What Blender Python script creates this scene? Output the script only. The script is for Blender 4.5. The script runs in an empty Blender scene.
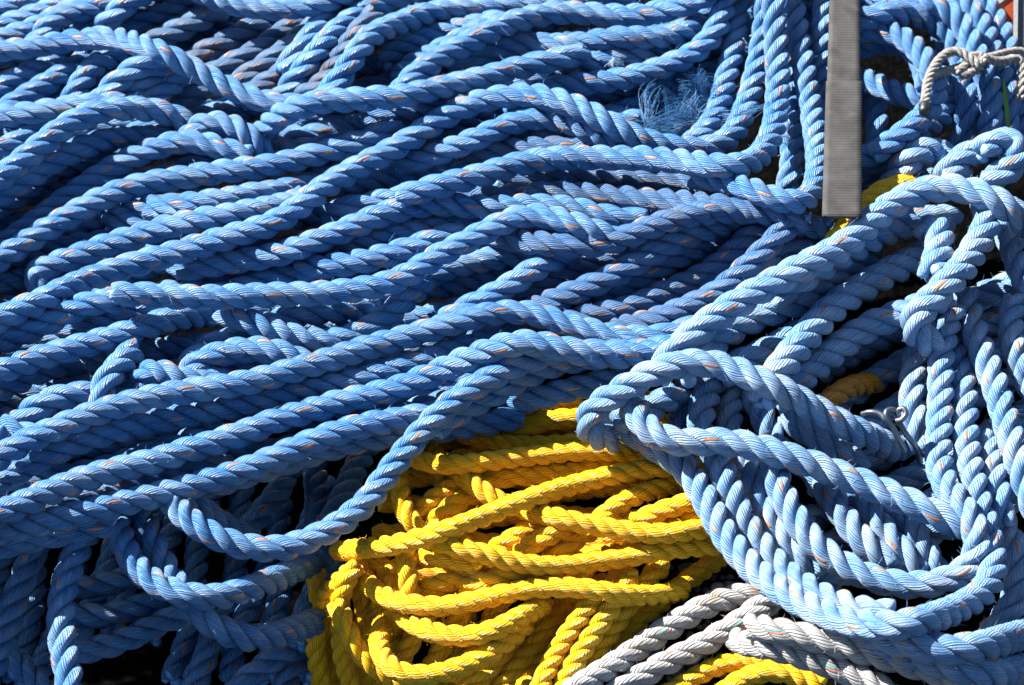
import bpy, math, random
import numpy as np
random.seed(7)
rng = np.random.default_rng(11)
scene = bpy.context.scene
col = scene.collection

# ------------------------------------------------------------ view frame
W, H = 1024, 685
PITCH = math.radians(47)            # camera looks down at this angle
DIST = 3.0                          # m; 1 px = 1 mm where the view axis meets the heap
r_ax = np.array([1.0, 0, 0])
u_ax = np.array([0, math.sin(PITCH), math.cos(PITCH)])
b_ax = np.array([0, -math.cos(PITCH), math.sin(PITCH)])
COT = 1 / math.tan(PITCH)

def base_w(py):                     # mm towards the camera of the level plane the heap lies on
    c = (342.5 - py) * COT
    return -c / (1 - c / 3000.0)
def flat(px, py, w):                # -> X, Y in mm across the view at that nearness
    s = (3000.0 - w) / 3000.0
    return (px - 512.0) * s, (342.5 - py) * s
def world(X, Y, w):
    X, Y, w = np.asarray(X), np.asarray(Y), np.asarray(w)
    return (X[..., None] * r_ax + Y[..., None] * u_ax + w[..., None] * b_ax) / 1000.0

def tag(o, label=None, cat=None, group=None, kind=None):
    if label: o['label'] = label
    if cat: o['category'] = cat
    if group: o['group'] = group
    if kind: o['kind'] = kind
    return o
def empty(name, loc):
    o = bpy.data.objects.new(name, None); col.objects.link(o)
    o.location = loc; o.empty_display_size = 0.02
    return o
def mesh_obj(name, verts, faces, mat, parent=None, uvs=None, smooth=True):
    """verts Nx3 world metres; faces list or Mx4 array; uvs per loop"""
    me = bpy.data.meshes.new(name)
    verts = np.asarray(verts, dtype=np.float32)
    off = np.array(parent.location, dtype=np.float32) if parent is not None and parent.type == 'EMPTY' else np.zeros(3, np.float32)
    if parent is not None and parent.type != 'EMPTY':
        off = np.array(parent.get('_o', (0, 0, 0)), dtype=np.float32)
    v = verts - off
    if isinstance(faces, np.ndarray):
        k = faces.shape[1]
        me.vertices.add(len(v)); me.vertices.foreach_set('co', v.ravel())
        me.loops.add(faces.size); me.loops.foreach_set('vertex_index', faces.ravel().astype(np.int32))
        me.polygons.add(len(faces))
        me.polygons.foreach_set('loop_start', np.arange(0, faces.size, k, dtype=np.int32))
        me.update(calc_edges=True)
    else:
        me.from_pydata(v.tolist(), [], faces); me.update()
    if uvs is not None:
        l = me.uv_layers.new(name='UVMap')
        l.data.foreach_set('uv', np.asarray(uvs, dtype=np.float32).ravel())
    me.polygons.foreach_set('use_smooth', np.full(len(me.polygons), smooth))
    me.validate(clean_customdata=False)
    me.materials.append(mat)
    o = bpy.data.objects.new(name, me); col.objects.link(o)
    if parent is not None: o.parent = parent
    return o

# ------------------------------------------------------------ materials
def new_mat(name):
    m = bpy.data.materials.new(name); m.use_nodes = True
    nt = m.node_tree; nt.nodes.clear()
    out = nt.nodes.new('ShaderNodeOutputMaterial'); p = nt.nodes.new('ShaderNodeBsdfPrincipled')
    nt.links.new(p.outputs[0], out.inputs[0])
    return m, nt, p
def N(nt, t, **kw):
    n = nt.nodes.new('ShaderNode' + t)
    for k, v in kw.items():
        if k == 'op': n.operation = v
        else: n.inputs[k].default_value = v
    return n
def mixc(nt, fac, a, b, blend='MIX'):
    n = nt.nodes.new('ShaderNodeMix'); n.data_type = 'RGBA'; n.blend_type = blend
    for s, v in ((0, fac), (6, a), (7, b)):
        if hasattr(v, 'is_linked'): nt.links.new(v, n.inputs[s])
        else: n.inputs[s].default_value = v
    return n.outputs[2]
def math_(nt, op, a, b=0.0, c=None):
    n = nt.nodes.new('ShaderNodeMath'); n.operation = op
    for i, v in enumerate((a, b, c)):
        if v is None: continue
        if hasattr(v, 'is_linked'): nt.links.new(v, n.inputs[i])
        else: n.inputs[i].default_value = v
    return n.outputs[0]
def ramp(nt, fac, p0, p1):
    n = nt.nodes.new('ShaderNodeMapRange'); n.inputs[1].default_value = p0; n.inputs[2].default_value = p1
    nt.links.new(fac, n.inputs[0]); return n.outputs[0]

def fibre_mat(name, dark, light, grime, grime_amt, yarns=14, rough=0.42, bump=1.0, wear=None, wear_amt=0.0, spec=0.4):
    """laid rope: u runs across the yarns of a strand, v along it (in rope diameters)"""
    m, nt, p = new_mat(name); L = nt.links
    uv = nt.nodes.new('ShaderNodeUVMap'); uv.uv_map = 'UVMap'
    sep = nt.nodes.new('ShaderNodeSeparateXYZ'); L.new(uv.outputs[0], sep.inputs[0])
    u, v = sep.outputs[0], sep.outputs[1]
    def tex(us, vs, detail=3.0, rough_=0.6):
        c = nt.nodes.new('ShaderNodeCombineXYZ')
        L.new(math_(nt, 'MULTIPLY', u, us), c.inputs[0]); L.new(math_(nt, 'MULTIPLY', v, vs), c.inputs[1])
        oi = nt.nodes.new('ShaderNodeObjectInfo')
        L.new(math_(nt, 'MULTIPLY', oi.outputs['Random'], 50.0), c.inputs[2])
        n = nt.nodes.new('ShaderNodeTexNoise'); n.inputs['Scale'].default_value = 1.0
        n.inputs['Detail'].default_value = detail; n.inputs['Roughness'].default_value = rough_
        L.new(c.outputs[0], n.inputs['Vector']); return n.outputs[0]
    fine = tex(yarns * 4.0, 0.9, 2.0)          # single filaments
    mid = tex(yarns * 1.1, 0.5, 2.0)           # bundles of filaments
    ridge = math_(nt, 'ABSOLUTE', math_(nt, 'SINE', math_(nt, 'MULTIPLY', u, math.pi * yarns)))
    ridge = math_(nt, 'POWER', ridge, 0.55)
    geo = nt.nodes.new('ShaderNodeNewGeometry')
    def world_noise(scale, detail=4.0):
        n = nt.nodes.new('ShaderNodeTexNoise'); n.inputs['Scale'].default_value = scale; n.inputs['Detail'].default_value = detail
        L.new(geo.outputs['Position'], n.inputs['Vector']); return n.outputs[0]
    oi = nt.nodes.new('ShaderNodeObjectInfo')
    c = mixc(nt, ramp(nt, mid, 0.3, 0.7), dark, light)
    c = mixc(nt, 0.35, c, oi.outputs['Color'], 'MULTIPLY')
    c = mixc(nt, math_(nt, 'MULTIPLY', ramp(nt, fine, 0.62, 0.85), 0.35), c, tuple(min(1, x * 1.7 + 0.06) for x in light[:3]) + (1,))
    if wear:
        c = mixc(nt, math_(nt, 'MULTIPLY', ramp(nt, world_noise(26.0), 0.42, 0.7), wear_amt), c, wear)
    g = math_(nt, 'MULTIPLY', ramp(nt, world_noise(38.0, 6.0), 0.52, 0.75), grime_amt)
    c = mixc(nt, g, c, grime)
    sp = world_noise(420.0, 2.0)
    c = mixc(nt, math_(nt, 'MULTIPLY', ramp(nt, sp, 0.72, 0.8), 0.5), c, (0.03, 0.025, 0.02, 1))
    c = mixc(nt, math_(nt, 'MULTIPLY', ramp(nt, ridge, 0.55, 0.0), 0.45), c, (0.02, 0.06, 0.2, 1) if dark[2] > dark[0] else tuple(x * 0.35 for x in dark[:3]) + (1,))  # yarn grooves darkened in the colour, standing in for crease shade
    L.new(c, p.inputs['Base Color'])
    p.inputs['Sheen Weight'].default_value = 0.07; p.inputs['Sheen Roughness'].default_value = 0.3
    p.inputs['Sheen Tint'].default_value = tuple(0.5 + 0.5 * x for x in light[:3]) + (1,)
    rr = math_(nt, 'ADD', math_(nt, 'MULTIPLY', fine, 0.25), rough - 0.12)
    L.new(rr, p.inputs['Roughness'])
    p.inputs['Specular IOR Level'].default_value = spec
    h = math_(nt, 'ADD', math_(nt, 'MULTIPLY', ridge, 0.55), math_(nt, 'MULTIPLY', fine, 0.75))
    h = math_(nt, 'ADD', h, math_(nt, 'MULTIPLY', mid, 0.7))
    b = nt.nodes.new('ShaderNodeBump'); b.inputs['Strength'].default_value = 1.0 * bump; b.inputs['Distance'].default_value = 0.0030
    L.new(h, b.inputs['Height']); L.new(b.outputs[0], p.inputs['Normal'])
    return m

def plain(name, colour, rough=0.5, metal=0.0, noise=0.0, scale=200.0, bump=0.0):
    m, nt, p = new_mat(name); L = nt.links
    geo = nt.nodes.new('ShaderNodeNewGeometry')
    n = nt.nodes.new('ShaderNodeTexNoise'); n.inputs['Scale'].default_value = scale; n.inputs['Detail'].default_value = 5
    L.new(geo.outputs['Position'], n.inputs['Vector'])
    c = mixc(nt, ramp(nt, n.outputs[0], 0.3, 0.7), tuple(x * (1 - noise) for x in colour[:3]) + (1,), tuple(min(1, x * (1 + noise)) for x in colour[:3]) + (1,))
    L.new(c, p.inputs['Base Color'])
    p.inputs['Roughness'].default_value = rough; p.inputs['Metallic'].default_value = metal
    if bump:
        b = nt.nodes.new('ShaderNodeBump'); b.inputs['Strength'].default_value = 0.6; b.inputs['Distance'].default_value = bump
        L.new(n.outputs[0], b.inputs['Height']); L.new(b.outputs[0], p.inputs['Normal'])
    return m

M = {}
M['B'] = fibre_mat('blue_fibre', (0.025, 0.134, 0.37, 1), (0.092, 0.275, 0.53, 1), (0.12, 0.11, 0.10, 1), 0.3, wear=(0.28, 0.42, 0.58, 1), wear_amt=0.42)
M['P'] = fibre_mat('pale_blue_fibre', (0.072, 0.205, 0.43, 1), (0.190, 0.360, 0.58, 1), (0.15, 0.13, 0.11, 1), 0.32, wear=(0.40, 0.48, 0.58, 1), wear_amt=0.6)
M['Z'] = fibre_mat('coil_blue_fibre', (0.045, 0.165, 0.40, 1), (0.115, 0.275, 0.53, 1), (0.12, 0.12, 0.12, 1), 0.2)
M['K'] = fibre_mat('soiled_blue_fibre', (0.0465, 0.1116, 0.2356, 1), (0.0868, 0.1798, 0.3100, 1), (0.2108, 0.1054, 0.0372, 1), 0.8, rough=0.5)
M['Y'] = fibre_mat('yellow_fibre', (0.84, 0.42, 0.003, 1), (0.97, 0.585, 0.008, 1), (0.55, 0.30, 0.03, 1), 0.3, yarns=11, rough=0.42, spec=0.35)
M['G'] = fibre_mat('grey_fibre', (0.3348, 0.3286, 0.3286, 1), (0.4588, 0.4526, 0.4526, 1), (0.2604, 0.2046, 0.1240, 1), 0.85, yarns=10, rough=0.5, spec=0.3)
M['C'] = fibre_mat('cord_fibre', (0.27, 0.25, 0.235, 1), (0.46, 0.435, 0.41, 1), (0.16, 0.13, 0.10, 1), 0.4, yarns=10, rough=0.6, spec=0.3)
M['Q'] = M['P']
M['O'] = fibre_mat('orange_yellow_fibre', (0.42, 0.13, 0.002, 1), (0.60, 0.24, 0.004, 1), (0.12, 0.06, 0.02, 1), 0.6, yarns=10, rough=0.45, spec=0.3)
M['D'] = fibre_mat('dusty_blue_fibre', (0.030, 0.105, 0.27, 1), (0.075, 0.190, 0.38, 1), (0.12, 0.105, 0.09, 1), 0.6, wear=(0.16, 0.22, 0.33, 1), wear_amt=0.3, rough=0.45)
M['orange'] = plain('orange_yarn', (0.30, 0.125, 0.055), 0.55, noise=0.35, scale=300)
M['teal'] = plain('teal_yarn', (0.07, 0.27, 0.23), 0.5, noise=0.2)
M['red'] = plain('red_yarn', (0.40, 0.13, 0.11), 0.5, noise=0.2)

# ------------------------------------------------------------ curves
def catmull(P, per=24):
    P = np.asarray(P, float)
    Q = np.vstack([2 * P[0] - P[1], P, 2 * P[-1] - P[-2]])
    out = []
    for i in range(1, len(Q) - 2):
        p0, p1, p2, p3 = Q[i - 1:i + 3]
        # centripetal
        t0 = 0; t1 = max(1e-6, np.linalg.norm((p1 - p0)[:2])) ** 0.5
        t2 = t1 + max(1e-6, np.linalg.norm((p2 - p1)[:2])) ** 0.5; t3 = t2 + max(1e-6, np.linalg.norm((p3 - p2)[:2])) ** 0.5
        t = np.linspace(t1, t2, per, endpoint=False)[:, None]
        A1 = (t1 - t) / (t1 - t0) * p0 + (t - t0) / (t1 - t0) * p1
        A2 = (t2 - t) / (t2 - t1) * p1 + (t - t1) / (t2 - t1) * p2
        A3 = (t3 - t) / (t3 - t2) * p2 + (t - t2) / (t3 - t2) * p3
        B1 = (t2 - t) / (t2 - t0) * A1 + (t - t0) / (t2 - t0) * A2
        B2 = (t3 - t) / (t3 - t1) * A2 + (t - t1) / (t3 - t1) * A3
        out.append((t2 - t) / (t2 - t1) * B1 + (t - t1) / (t2 - t1) * B2)
    out.append(P[-1:]); return np.vstack(out)
def resample(P, ds):
    d = np.linalg.norm(np.diff(P[:, :min(3, P.shape[1])], axis=0), axis=1)
    s = np.concatenate([[0], np.cumsum(d)]); n = max(6, int(round(s[-1] / ds)) + 1)
    t = np.linspace(0, s[-1], n)
    return np.stack([np.interp(t, s, P[:, k]) for k in range(P.shape[1])], 1), t
def gsm(a, sig):                      # gaussian smoothing along the first axis, ends held
    if sig <= 0.3: return a
    k = int(3 * sig) + 1; g = np.exp(-0.5 * (np.arange(-k, k + 1) / sig) ** 2); g /= g.sum()
    a2 = a if a.ndim > 1 else a[:, None]
    pad = np.vstack([2 * a2[0] - a2[1:k + 1][::-1] if len(a2) > k else np.repeat(a2[:1], k, 0), a2,
                     2 * a2[-1] - a2[-k - 1:-1][::-1] if len(a2) > k else np.repeat(a2[-1:], k, 0)])
    r = np.stack([np.convolve(pad[:, j], g, 'valid') for j in range(a2.shape[1])], 1)
    return r if a.ndim > 1 else r[:, 0]
def maxfilt(a, k):
    return np.array([a[max(0, i - k):i + k + 1].max() for i in range(len(a))])

DIA = dict(O=24.0, D=27.0, Q=32.0, B=27.3, P=29.0, Z=28.0, K=27.5, Y=21.2, G=25.0, C=11.0)
placed = []                           # arrays (n,4): X, Y, w, D   (mm)
placed_all = np.zeros((0, 4))
STEP = 5.0
def settle(kind, lift, pts, D=None):
    """lay one rope on everything placed before it -> centreline X, Y, w in mm"""
    global placed_all
    D = D or DIA[kind]
    P = np.array([(p[0], p[1], p[2] if len(p) > 2 else 0.0) for p in pts], float)
    C = catmull(P); C2, _ = resample(np.column_stack([C[:, :2], np.zeros(len(C)), C[:, 2]]), STEP)
    px, py, dz = C2[:, 0], C2[:, 1], C2[:, 3]
    pp = gsm(np.column_stack([px, py]), 1.6); px, py = pp[:, 0], pp[:, 1]
    wb = base_w(py) + lift
    w = wb.copy()
    for it in range(2):
        X, Y = flat(px, py, w)
        req = wb.copy()
        A = placed_all
        if len(A):
            box = (A[:, 0] > X.min() - 40) & (A[:, 0] < X.max() + 40) & (A[:, 1] > Y.min() - 40) & (A[:, 1] < Y.max() + 40)
            A = A[box]
        if len(A):
            d2 = (X[:, None] - A[None, :, 0]) ** 2 + (Y[:, None] - A[None, :, 1]) ** 2
            c = 0.5 * (D + A[None, :, 3]) * 0.94
            hh = np.where(d2 < c * c, A[None, :, 2] + np.sqrt(np.maximum(c * c - d2, 0)), -1e9)
            req = np.maximum(req, hh.max(1))
        f = req - wb
        g = maxfilt(f, 2)
        for _ in range(3):
            g = np.maximum(f, gsm(g, 7.0))
        g = gsm(np.maximum(f, g), 3.0)
        w = wb + g
    w = w + gsm(dz, 2.0)
    X, Y = flat(px, py, w)
    placed_all = np.vstack([placed_all, np.column_stack([X, Y, w, np.full(len(X), D)])])
    return X, Y, w
def top_w(px, py, rad=20):
    w = base_w(py); X, Y = flat(px, py, w); A = placed_all
    d = (A[:, 0] - X) ** 2 + (A[:, 1] - Y) ** 2
    k = d < rad * rad
    return (A[k, 2] + A[k, 3] / 2).max() if k.any() else w

def frames(Cv):
    T = np.gradient(Cv, axis=0); T /= np.linalg.norm(T, axis=1)[:, None]
    n = np.cross(T[0], b_ax); n /= np.linalg.norm(n)
    Nn = [n]
    for i in range(1, len(T)):
        n = Nn[-1] - T[i] * np.dot(Nn[-1], T[i]); Nn.append(n / np.linalg.norm(n))
    Nn = np.array(Nn); return T, Nn, np.cross(T, Nn)

def tube_faces(n, m, closed=True):
    i = np.arange(n - 1)[:, None]; j = np.arange(m if closed else m - 1)[None, :]
    a = i * m + j; b_ = i * m + (j + 1) % m
    return np.stack([a, b_, b_ + m, a + m], -1).reshape(-1, 4)

def hairs(P0, d0, d1, length, rad):
    """one bent filament per row -> verts, faces (3-sided, 4 rings)"""
    n = len(P0)
    t = np.array([0, 0.35, 0.7, 1.0])
    pts = P0[:, None, :] + d0[:, None, :] * (length[:, None] * t)[..., None] + d1[:, None, :] * (length[:, None] * t ** 2)[..., None]
    a = np.cross(d0, rng.normal(size=(n, 3))); a /= np.linalg.norm(a, axis=1)[:, None] + 1e-9
    b_ = np.cross(d0, a); b_ /= np.linalg.norm(b_, axis=1)[:, None] + 1e-9
    ang = np.array([0, 2.094, 4.189])
    rr = rad * np.array([1, 0.9, 0.75, 0.35])
    V = pts[:, :, None, :] + rr[None, :, None, None] * (np.cos(ang)[None, None, :, None] * a[:, None, None, :] + np.sin(ang)[None, None, :, None] * b_[:, None, None, :])
    F = tube_faces(4, 3)
    return V.reshape(-1, 3), (np.arange(n)[:, None, None] * 12 + F[None]).reshape(-1, 4)

K_YARN = 2.6
def laid_rope(parent, kind, X, Y, w, D=None, pitch=None, tint=1.0, fuzz=1.0, mat=None, tracers=(('orange', 0.0),)):
    """three strands laid right-handed round the course, tracer yarns in the first"""
    D = (D or DIA[kind]) / 1000.0
    pitch = (pitch or {'Y': 2.35, 'O': 2.35, 'G': 2.6, 'C': 2.4}.get(kind, 2.45)) * D
    C0 = world(X, Y, w)
    Cr, s = resample(C0, D / 15.0)
    Cr = gsm(Cr, 6.0)
    T, Nn, Bn = frames(Cr)
    n = len(Cr); th0 = rng.uniform(0, 6.283)
    wob = gsm(rng.normal(size=n), 25.0) * 1.2
    th_base = 2 * math.pi * s / pitch + th0 + wob
    soft = {'Y': 0.88, 'P': 1.0, 'G': 1.0}.get(kind, 1.0)
    a = 0.258 * D * soft; rs = (0.5 * D - a) * 1.0
    m = 18
    phi = np.linspace(math.pi, 3 * math.pi, m, endpoint=False)
    strands = []
    mat = mat or M[kind]
    for k in range(3):
        th = th_base + k * 2 * math.pi / 3
        rad = np.cos(th)[:, None] * Nn + np.sin(th)[:, None] * Bn
        aj = a * (1 + 0.03 * gsm(rng.normal(size=n), 9.0) * 3)
        S = Cr + aj[:, None] * rad
        Ts = np.gradient(S, axis=0); Ts /= np.linalg.norm(Ts, axis=1)[:, None]
        O = rad - Ts * (rad * Ts).sum(1)[:, None]; O /= np.linalg.norm(O, axis=1)[:, None]
        Q = np.cross(Ts, O)
        r = rs * (1 + 0.10 * gsm(rng.normal(size=n), 8.0))
        # slightly flattened crowns
        prof = 1.0 - 0.05 * np.cos(phi) ** 2 * (np.cos(phi) > 0)
        V = S[:, None, :] + (r[:, None] * prof[None, :])[..., None] * (np.cos(phi)[None, :, None] * O[:, None, :] + 0.95 * np.sin(phi)[None, :, None] * Q[:, None, :])
        V = V.reshape(-1, 3)
        F = tube_faces(n, m)
        # uv per loop
        ju = np.arange(m) / m
        i0 = np.repeat(np.arange(n - 1), m); j0 = np.tile(np.arange(m), n - 1)
        def uvof(i, j): return np.column_stack([j / m + K_YARN * th[i] / (2 * math.pi), s[i] / D + k * 7.3])
        UV = np.stack([uvof(i0, j0), uvof(i0, j0 + 1), uvof(i0 + 1, j0 + 1), uvof(i0 + 1, j0)], 1).reshape(-1, 2)
        # rounded ends
        nv = len(V)
        ends = np.array([S[0] - Ts[0] * rs * 0.5, S[-1] + Ts[-1] * rs * 0.5])
        V = np.vstack([V, ends])
        capA = np.stack([np.arange(m), np.full(m, nv), np.full(m, nv), (np.arange(m) + 1) % m], 1)
        L = (n - 1) * m
        caps = []
        tri = [[(j + 1) % m, j, nv] for j in range(m)] + [[L + j, L + (j + 1) % m, nv + 1] for j in range(m)]
        # filaments standing off the strand
        nh = int(fuzz * s[-1] / D * 2.6)
        if nh:
            ii = rng.integers(1, n - 2, nh); pj = rng.uniform(-1.5, 1.5, nh)
            nrm = np.cos(pj)[:, None] * O[ii] + np.sin(pj)[:, None] * Q[ii]
            P0 = S[ii] + nrm * (r[ii] * 0.97)[:, None]
            tang = Ts[ii] * np.cos(0.8) - np.cross(Ts[ii], nrm) * -np.sin(0.8)
            d0 = nrm * rng.uniform(0.15, 0.6, nh)[:, None] + tang * rng.choice([-1, 1], nh)[:, None] + rng.normal(size=(nh, 3)) * 0.25
            d0 /= np.linalg.norm(d0, axis=1)[:, None]
            d1 = rng.normal(size=(nh, 3)) * 0.4 - nrm * 0.2
            HV, HF = hairs(P0, d0, d1, rng.uniform(0.08, 0.26, nh) * D, 0.00022)
            base = len(V); V = np.vstack([V, HV]); HF = HF + base
            F = np.vstack([F, HF])
            UV = np.vstack([UV, np.full((HF.size, 2), 0.37)])
        # assemble quads + end triangles (as degenerate-free tris)
        me = bpy.data.meshes.new('strand')
        off = np.array(parent.location)
        me.vertices.add(len(V)); me.vertices.foreach_set('co', (V - off).astype(np.float32).ravel())
        tri = np.array(tri, dtype=np.int32)
        me.loops.add(F.size + tri.size)
        me.loops.foreach_set('vertex_index', np.concatenate([F.ravel(), tri.ravel()]).astype(np.int32))
        me.polygons.add(len(F) + len(tri))
        me.polygons.foreach_set('loop_start', np.concatenate([np.arange(0, F.size, 4), F.size + np.arange(0, tri.size, 3)]).astype(np.int32))
        me.update(calc_edges=True)
        uvl = me.uv_layers.new(name='UVMap')
        uvl.data.foreach_set('uv', np.concatenate([UV, np.full((tri.size, 2), 0.2)]).astype(np.float32).ravel())
        me.polygons.foreach_set('use_smooth', np.full(len(me.polygons), True))
        me.materials.append(mat)
        o = bpy.data.objects.new('strand', me); col.objects.link(o); o.parent = parent
        t = tint * rng.uniform(0.97, 1.03); o.color = (t, t, t, 1)
        strands.append(o)
        if k == 0:
            u0 = rng.uniform(0, 1)
            for cname, du in tracers:
                yarn_strip(o, off, S, O, Q, r, th, u0 + du, M[cname], D)
    return strands

def yarn_strip(parent, off, S, O, Q, r, th, u0, mat, D):
    """the coloured yarn where it comes to the outside of its strand"""
    up = 3
    n = len(S); x = np.arange(n); xf = np.linspace(0, n - 1, (n - 1) * up + 1)
    I = lambda A: np.stack([np.interp(xf, x, A[:, k]) for k in range(3)], 1)
    Sf, Of, Qf = I(S), I(O), I(Q); rf = np.interp(xf, x, r); tf = np.interp(xf, x, th)
    ph = 2 * math.pi * u0 - K_YARN * tf
    ph = (ph + math.pi) % (2 * math.pi) - math.pi
    half = 0.32
    across = np.array([-1.0, -0.5, 0.0, 0.5, 1.0]); lift = np.array([0.965, 1.012, 1.03, 1.012, 0.965])
    sink = np.clip((np.abs(ph) - 1.05) / 0.3, 0, 1) * 0.22      # dives between the other yarns
    wd = half * (1 - 0.5 * np.clip((np.abs(ph) - 0.8) / 0.4, 0, 1))
    p = ph[:, None] + wd[:, None] * across[None, :]
    prof = 1.0 - 0.05 * np.cos(p) ** 2 * (np.cos(p) > 0)
    V = Sf[:, None, :] + (rf[:, None] * (lift[None, :] - sink[:, None]) * prof)[..., None] * (np.cos(p)[..., None] * Of[:, None, :] + 0.95 * np.sin(p)[..., None] * Qf[:, None, :])
    Vs = [V.reshape(-1, 3)]; Fs = [tube_faces(len(V), 5, closed=False)]
    V = np.vstack(Vs) - off; F = np.vstack(Fs)
    me = bpy.data.meshes.new('tracer_yarn')
    me.vertices.add(len(V)); me.vertices.foreach_set('co', V.astype(np.float32).ravel())
    me.loops.add(F.size); me.loops.foreach_set('vertex_index', F.ravel().astype(np.int32))
    me.polygons.add(len(F)); me.polygons.foreach_set('loop_start', np.arange(0, F.size, 4, dtype=np.int32))
    me.update(calc_edges=True); me.polygons.foreach_set('use_smooth', np.full(len(F), True))
    me.materials.append(mat)
    o = bpy.data.objects.new('tracer_yarn', me); col.objects.link(o); o.parent = parent
# ---------------------------------------------------------------- ropes
# kind, order (low = underneath), lift (mm), label, course as (x, y[, sink]) on the picture plane
# kinds: B blue, P pale weathered blue, Z blue of the lashed coil, K dirt-browned blue, Y yellow, G grey, C cord
R = []
def rope(kind, order, lift, label, *pts):
    R.append((kind, order, lift, label, pts))

# --- far corner, top left
rope('B', 1, 0, "blue rope cutting the very top left corner of the heap", (-20,16),(15,6),(45,-6))
rope('B', 2, 0, "pale blue rope rising to the top edge, second from the top left corner", (-20,32),(15,22),(40,13),(62,4),(85,-8))
rope('B', 3, 0, "blue rope at the left edge just above the pale rope that arches over stubs", (-20,44),(10,36),(30,30),(48,22),(66,11),(85,4,-10))
rope('B', 4, 0, "thick blue rope climbing steeply to the top edge from behind the arching pale rope", (34,44,-12),(41,34),(50,22),(66,13),(90,8),(112,2),(140,-10))
rope('B', 3.5, 0, "short blue rope glimpsed between two steeper ropes near the top left", (70,32),(88,22),(105,14),(122,3),(132,-8))
rope('B', 5, 0, "fat blue rope bending upright at the top edge left of the dirty brown ropes", (96,36,-10),(103,26),(115,13),(128,2),(150,-9))
rope('B', 6, 0, "blue rope with a purple cast climbing to the rusty orange stain on the top edge", (120,36,-10),(130,28),(155,17),(176,6),(198,-8))
rope('K', 6.5, 0, "brown-stained blue rope topmost of the dirty ropes slanting up from the arching rope", (160,36),(176,26),(195,18),(210,11),(232,2))
rope('K', 7, 0, "second brown-stained blue rope slanting beneath the horizontal rope at the top edge", (148,46,-10),(160,38),(174,32),(190,26),(206,17),(226,7))
rope('K', 8, 0, "grimy blue rope with a yellowish smear in the middle of the dirty slanting ropes", (178,70,-8),(190,60),(205,53),(222,43),(240,35),(258,24),(278,15),(300,8))
rope('K', 9, 0, "dull grey-blue rope slanting through the middle of the dirty hollow at the top", (208,76,-8),(222,68),(238,61),(255,52),(268,43),(282,33),(296,24),(312,16),(326,8))
rope('K', 10, 0, "dull grey-blue rope low in the dirty hollow, under two bright diagonal ropes", (226,90,-8),(238,81),(255,73),(268,62),(282,54),(294,43),(306,33),(322,21),(338,8))
rope('K', 11, 0, "brown-tipped blue rope lowest in the dirty hollow beside the bright diagonal ropes", (240,102,-8),(250,92),(268,84),(280,76),(290,68),(300,56),(312,42))
rope('K', 23.5, 0, "rust-orange stained blue rope wedged right of the two bright diagonal ropes", (300,100,-6),(314,92),(327,80),(337,64),(347,48),(360,30),(374,16))
rope('B', 20, 0, "narrow bright blue rope slanting steeply, left of a pair near the top edge", (282,72,-8),(290,62),(299,51),(311,37),(323,20),(340,7),(356,-6))
rope('B', 22, 0, "blue rope lying level along the top edge above the dirty slanting ropes", (200,-8),(215,-1),(240,6),(266,9),(291,8),(320,4),(348,-6))
rope('B', 23, 0, "bright blue rope with brown foot slanting steeply, right of a pair near the top", (280,98,-10),(290,86),(306,67),(329,38),(350,20),(373,6),(404,-5))
rope('B', 25, 0, "blue rope curving up then running level along the top edge past the middle", (316,104,-10),(328,92),(344,75),(356,53),(373,33),(396,25),(417,16),(443,11),(478,8),(514,5),(560,2),(610,-4),(650,-12))
# --- stubs under the arching rope
rope('B', 14, 0, "short blue rope at the left edge tucked below the pale arching rope", (-14,104),(-4,93),(10,80),(24,74),(42,69),(64,60))
rope('B', 15, 0, "blue stub slanting up with an orange fleck, second from the left below the arch", (-4,116,-8),(8,107),(22,99),(36,90),(52,80),(70,71),(86,58))
rope('B', 18, 0, "pale upright blue stub rising left of the middle beneath the arching rope", (68,108,-12),(73,97),(80,84),(88,71),(101,60),(120,52))
rope('B', 17, 0, "dusty blue stub with curled tip leaning right beneath the middle of the arching rope", (97,106,-8),(104,94),(115,83),(126,73),(142,65),(158,59))
rope('B', 16.5, 0, "blue stub in shade under the arch between the curled stub and the ribbed stub", (124,106,-8),(132,95),(142,84),(154,76),(172,65))
rope('B', 16, 0, "ribbed blue stub with orange fleck under the falling end of the arching rope", (146,110,-10),(152,101),(162,91),(175,81),(192,73))
rope('K', 15.5, 0, "grey-brown stub deepest under the falling end of the arching rope", (172,108),(190,95),(206,89),(224,86))
rope('B', 30, 0, "pale blue rope arching from the left edge over short stubs, dropping right", (-22,52),(0,50),(29,48),(73,40),(117,39),(152,48),(188,66),(220,83),(250,97),(280,104),(310,106,-12))
rope('B', 31, 0, "blue rope running level from the left edge right under the stubs", (-22,120),(0,117),(30,113),(64,108),(95,104),(122,104,-10))
rope('B', 29, 0, "pale-tipped blue stub by the left edge below the level rope", (-14,152),(8,148),(24,139),(38,130),(54,124))
rope('B', 28, 0, "dark blue rope at the left edge under the pale-tipped stub", (-14,166),(5,160),(22,154),(45,146))
rope('B', 34, 0, "shaded blue rope nested under a thicker rope left of the white-lit bight", (-16,204),(10,190),(40,170),(60,158),(80,148),(100,141),(125,138),(150,138),(178,134))
rope('B', 35, 0, "blue rope humping up from the left edge to end behind the white-lit bight", (-18,190),(0,178),(16,166),(32,152),(48,139),(64,127),(82,116),(105,109),(130,108),(155,110),(178,117),(198,130,-12))
rope('B', 33, 0, "blue rope from the left edge fading into shade under the hump", (-18,220),(0,206),(20,195),(36,182),(48,171),(64,164),(86,160),(112,162,-6))
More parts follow.
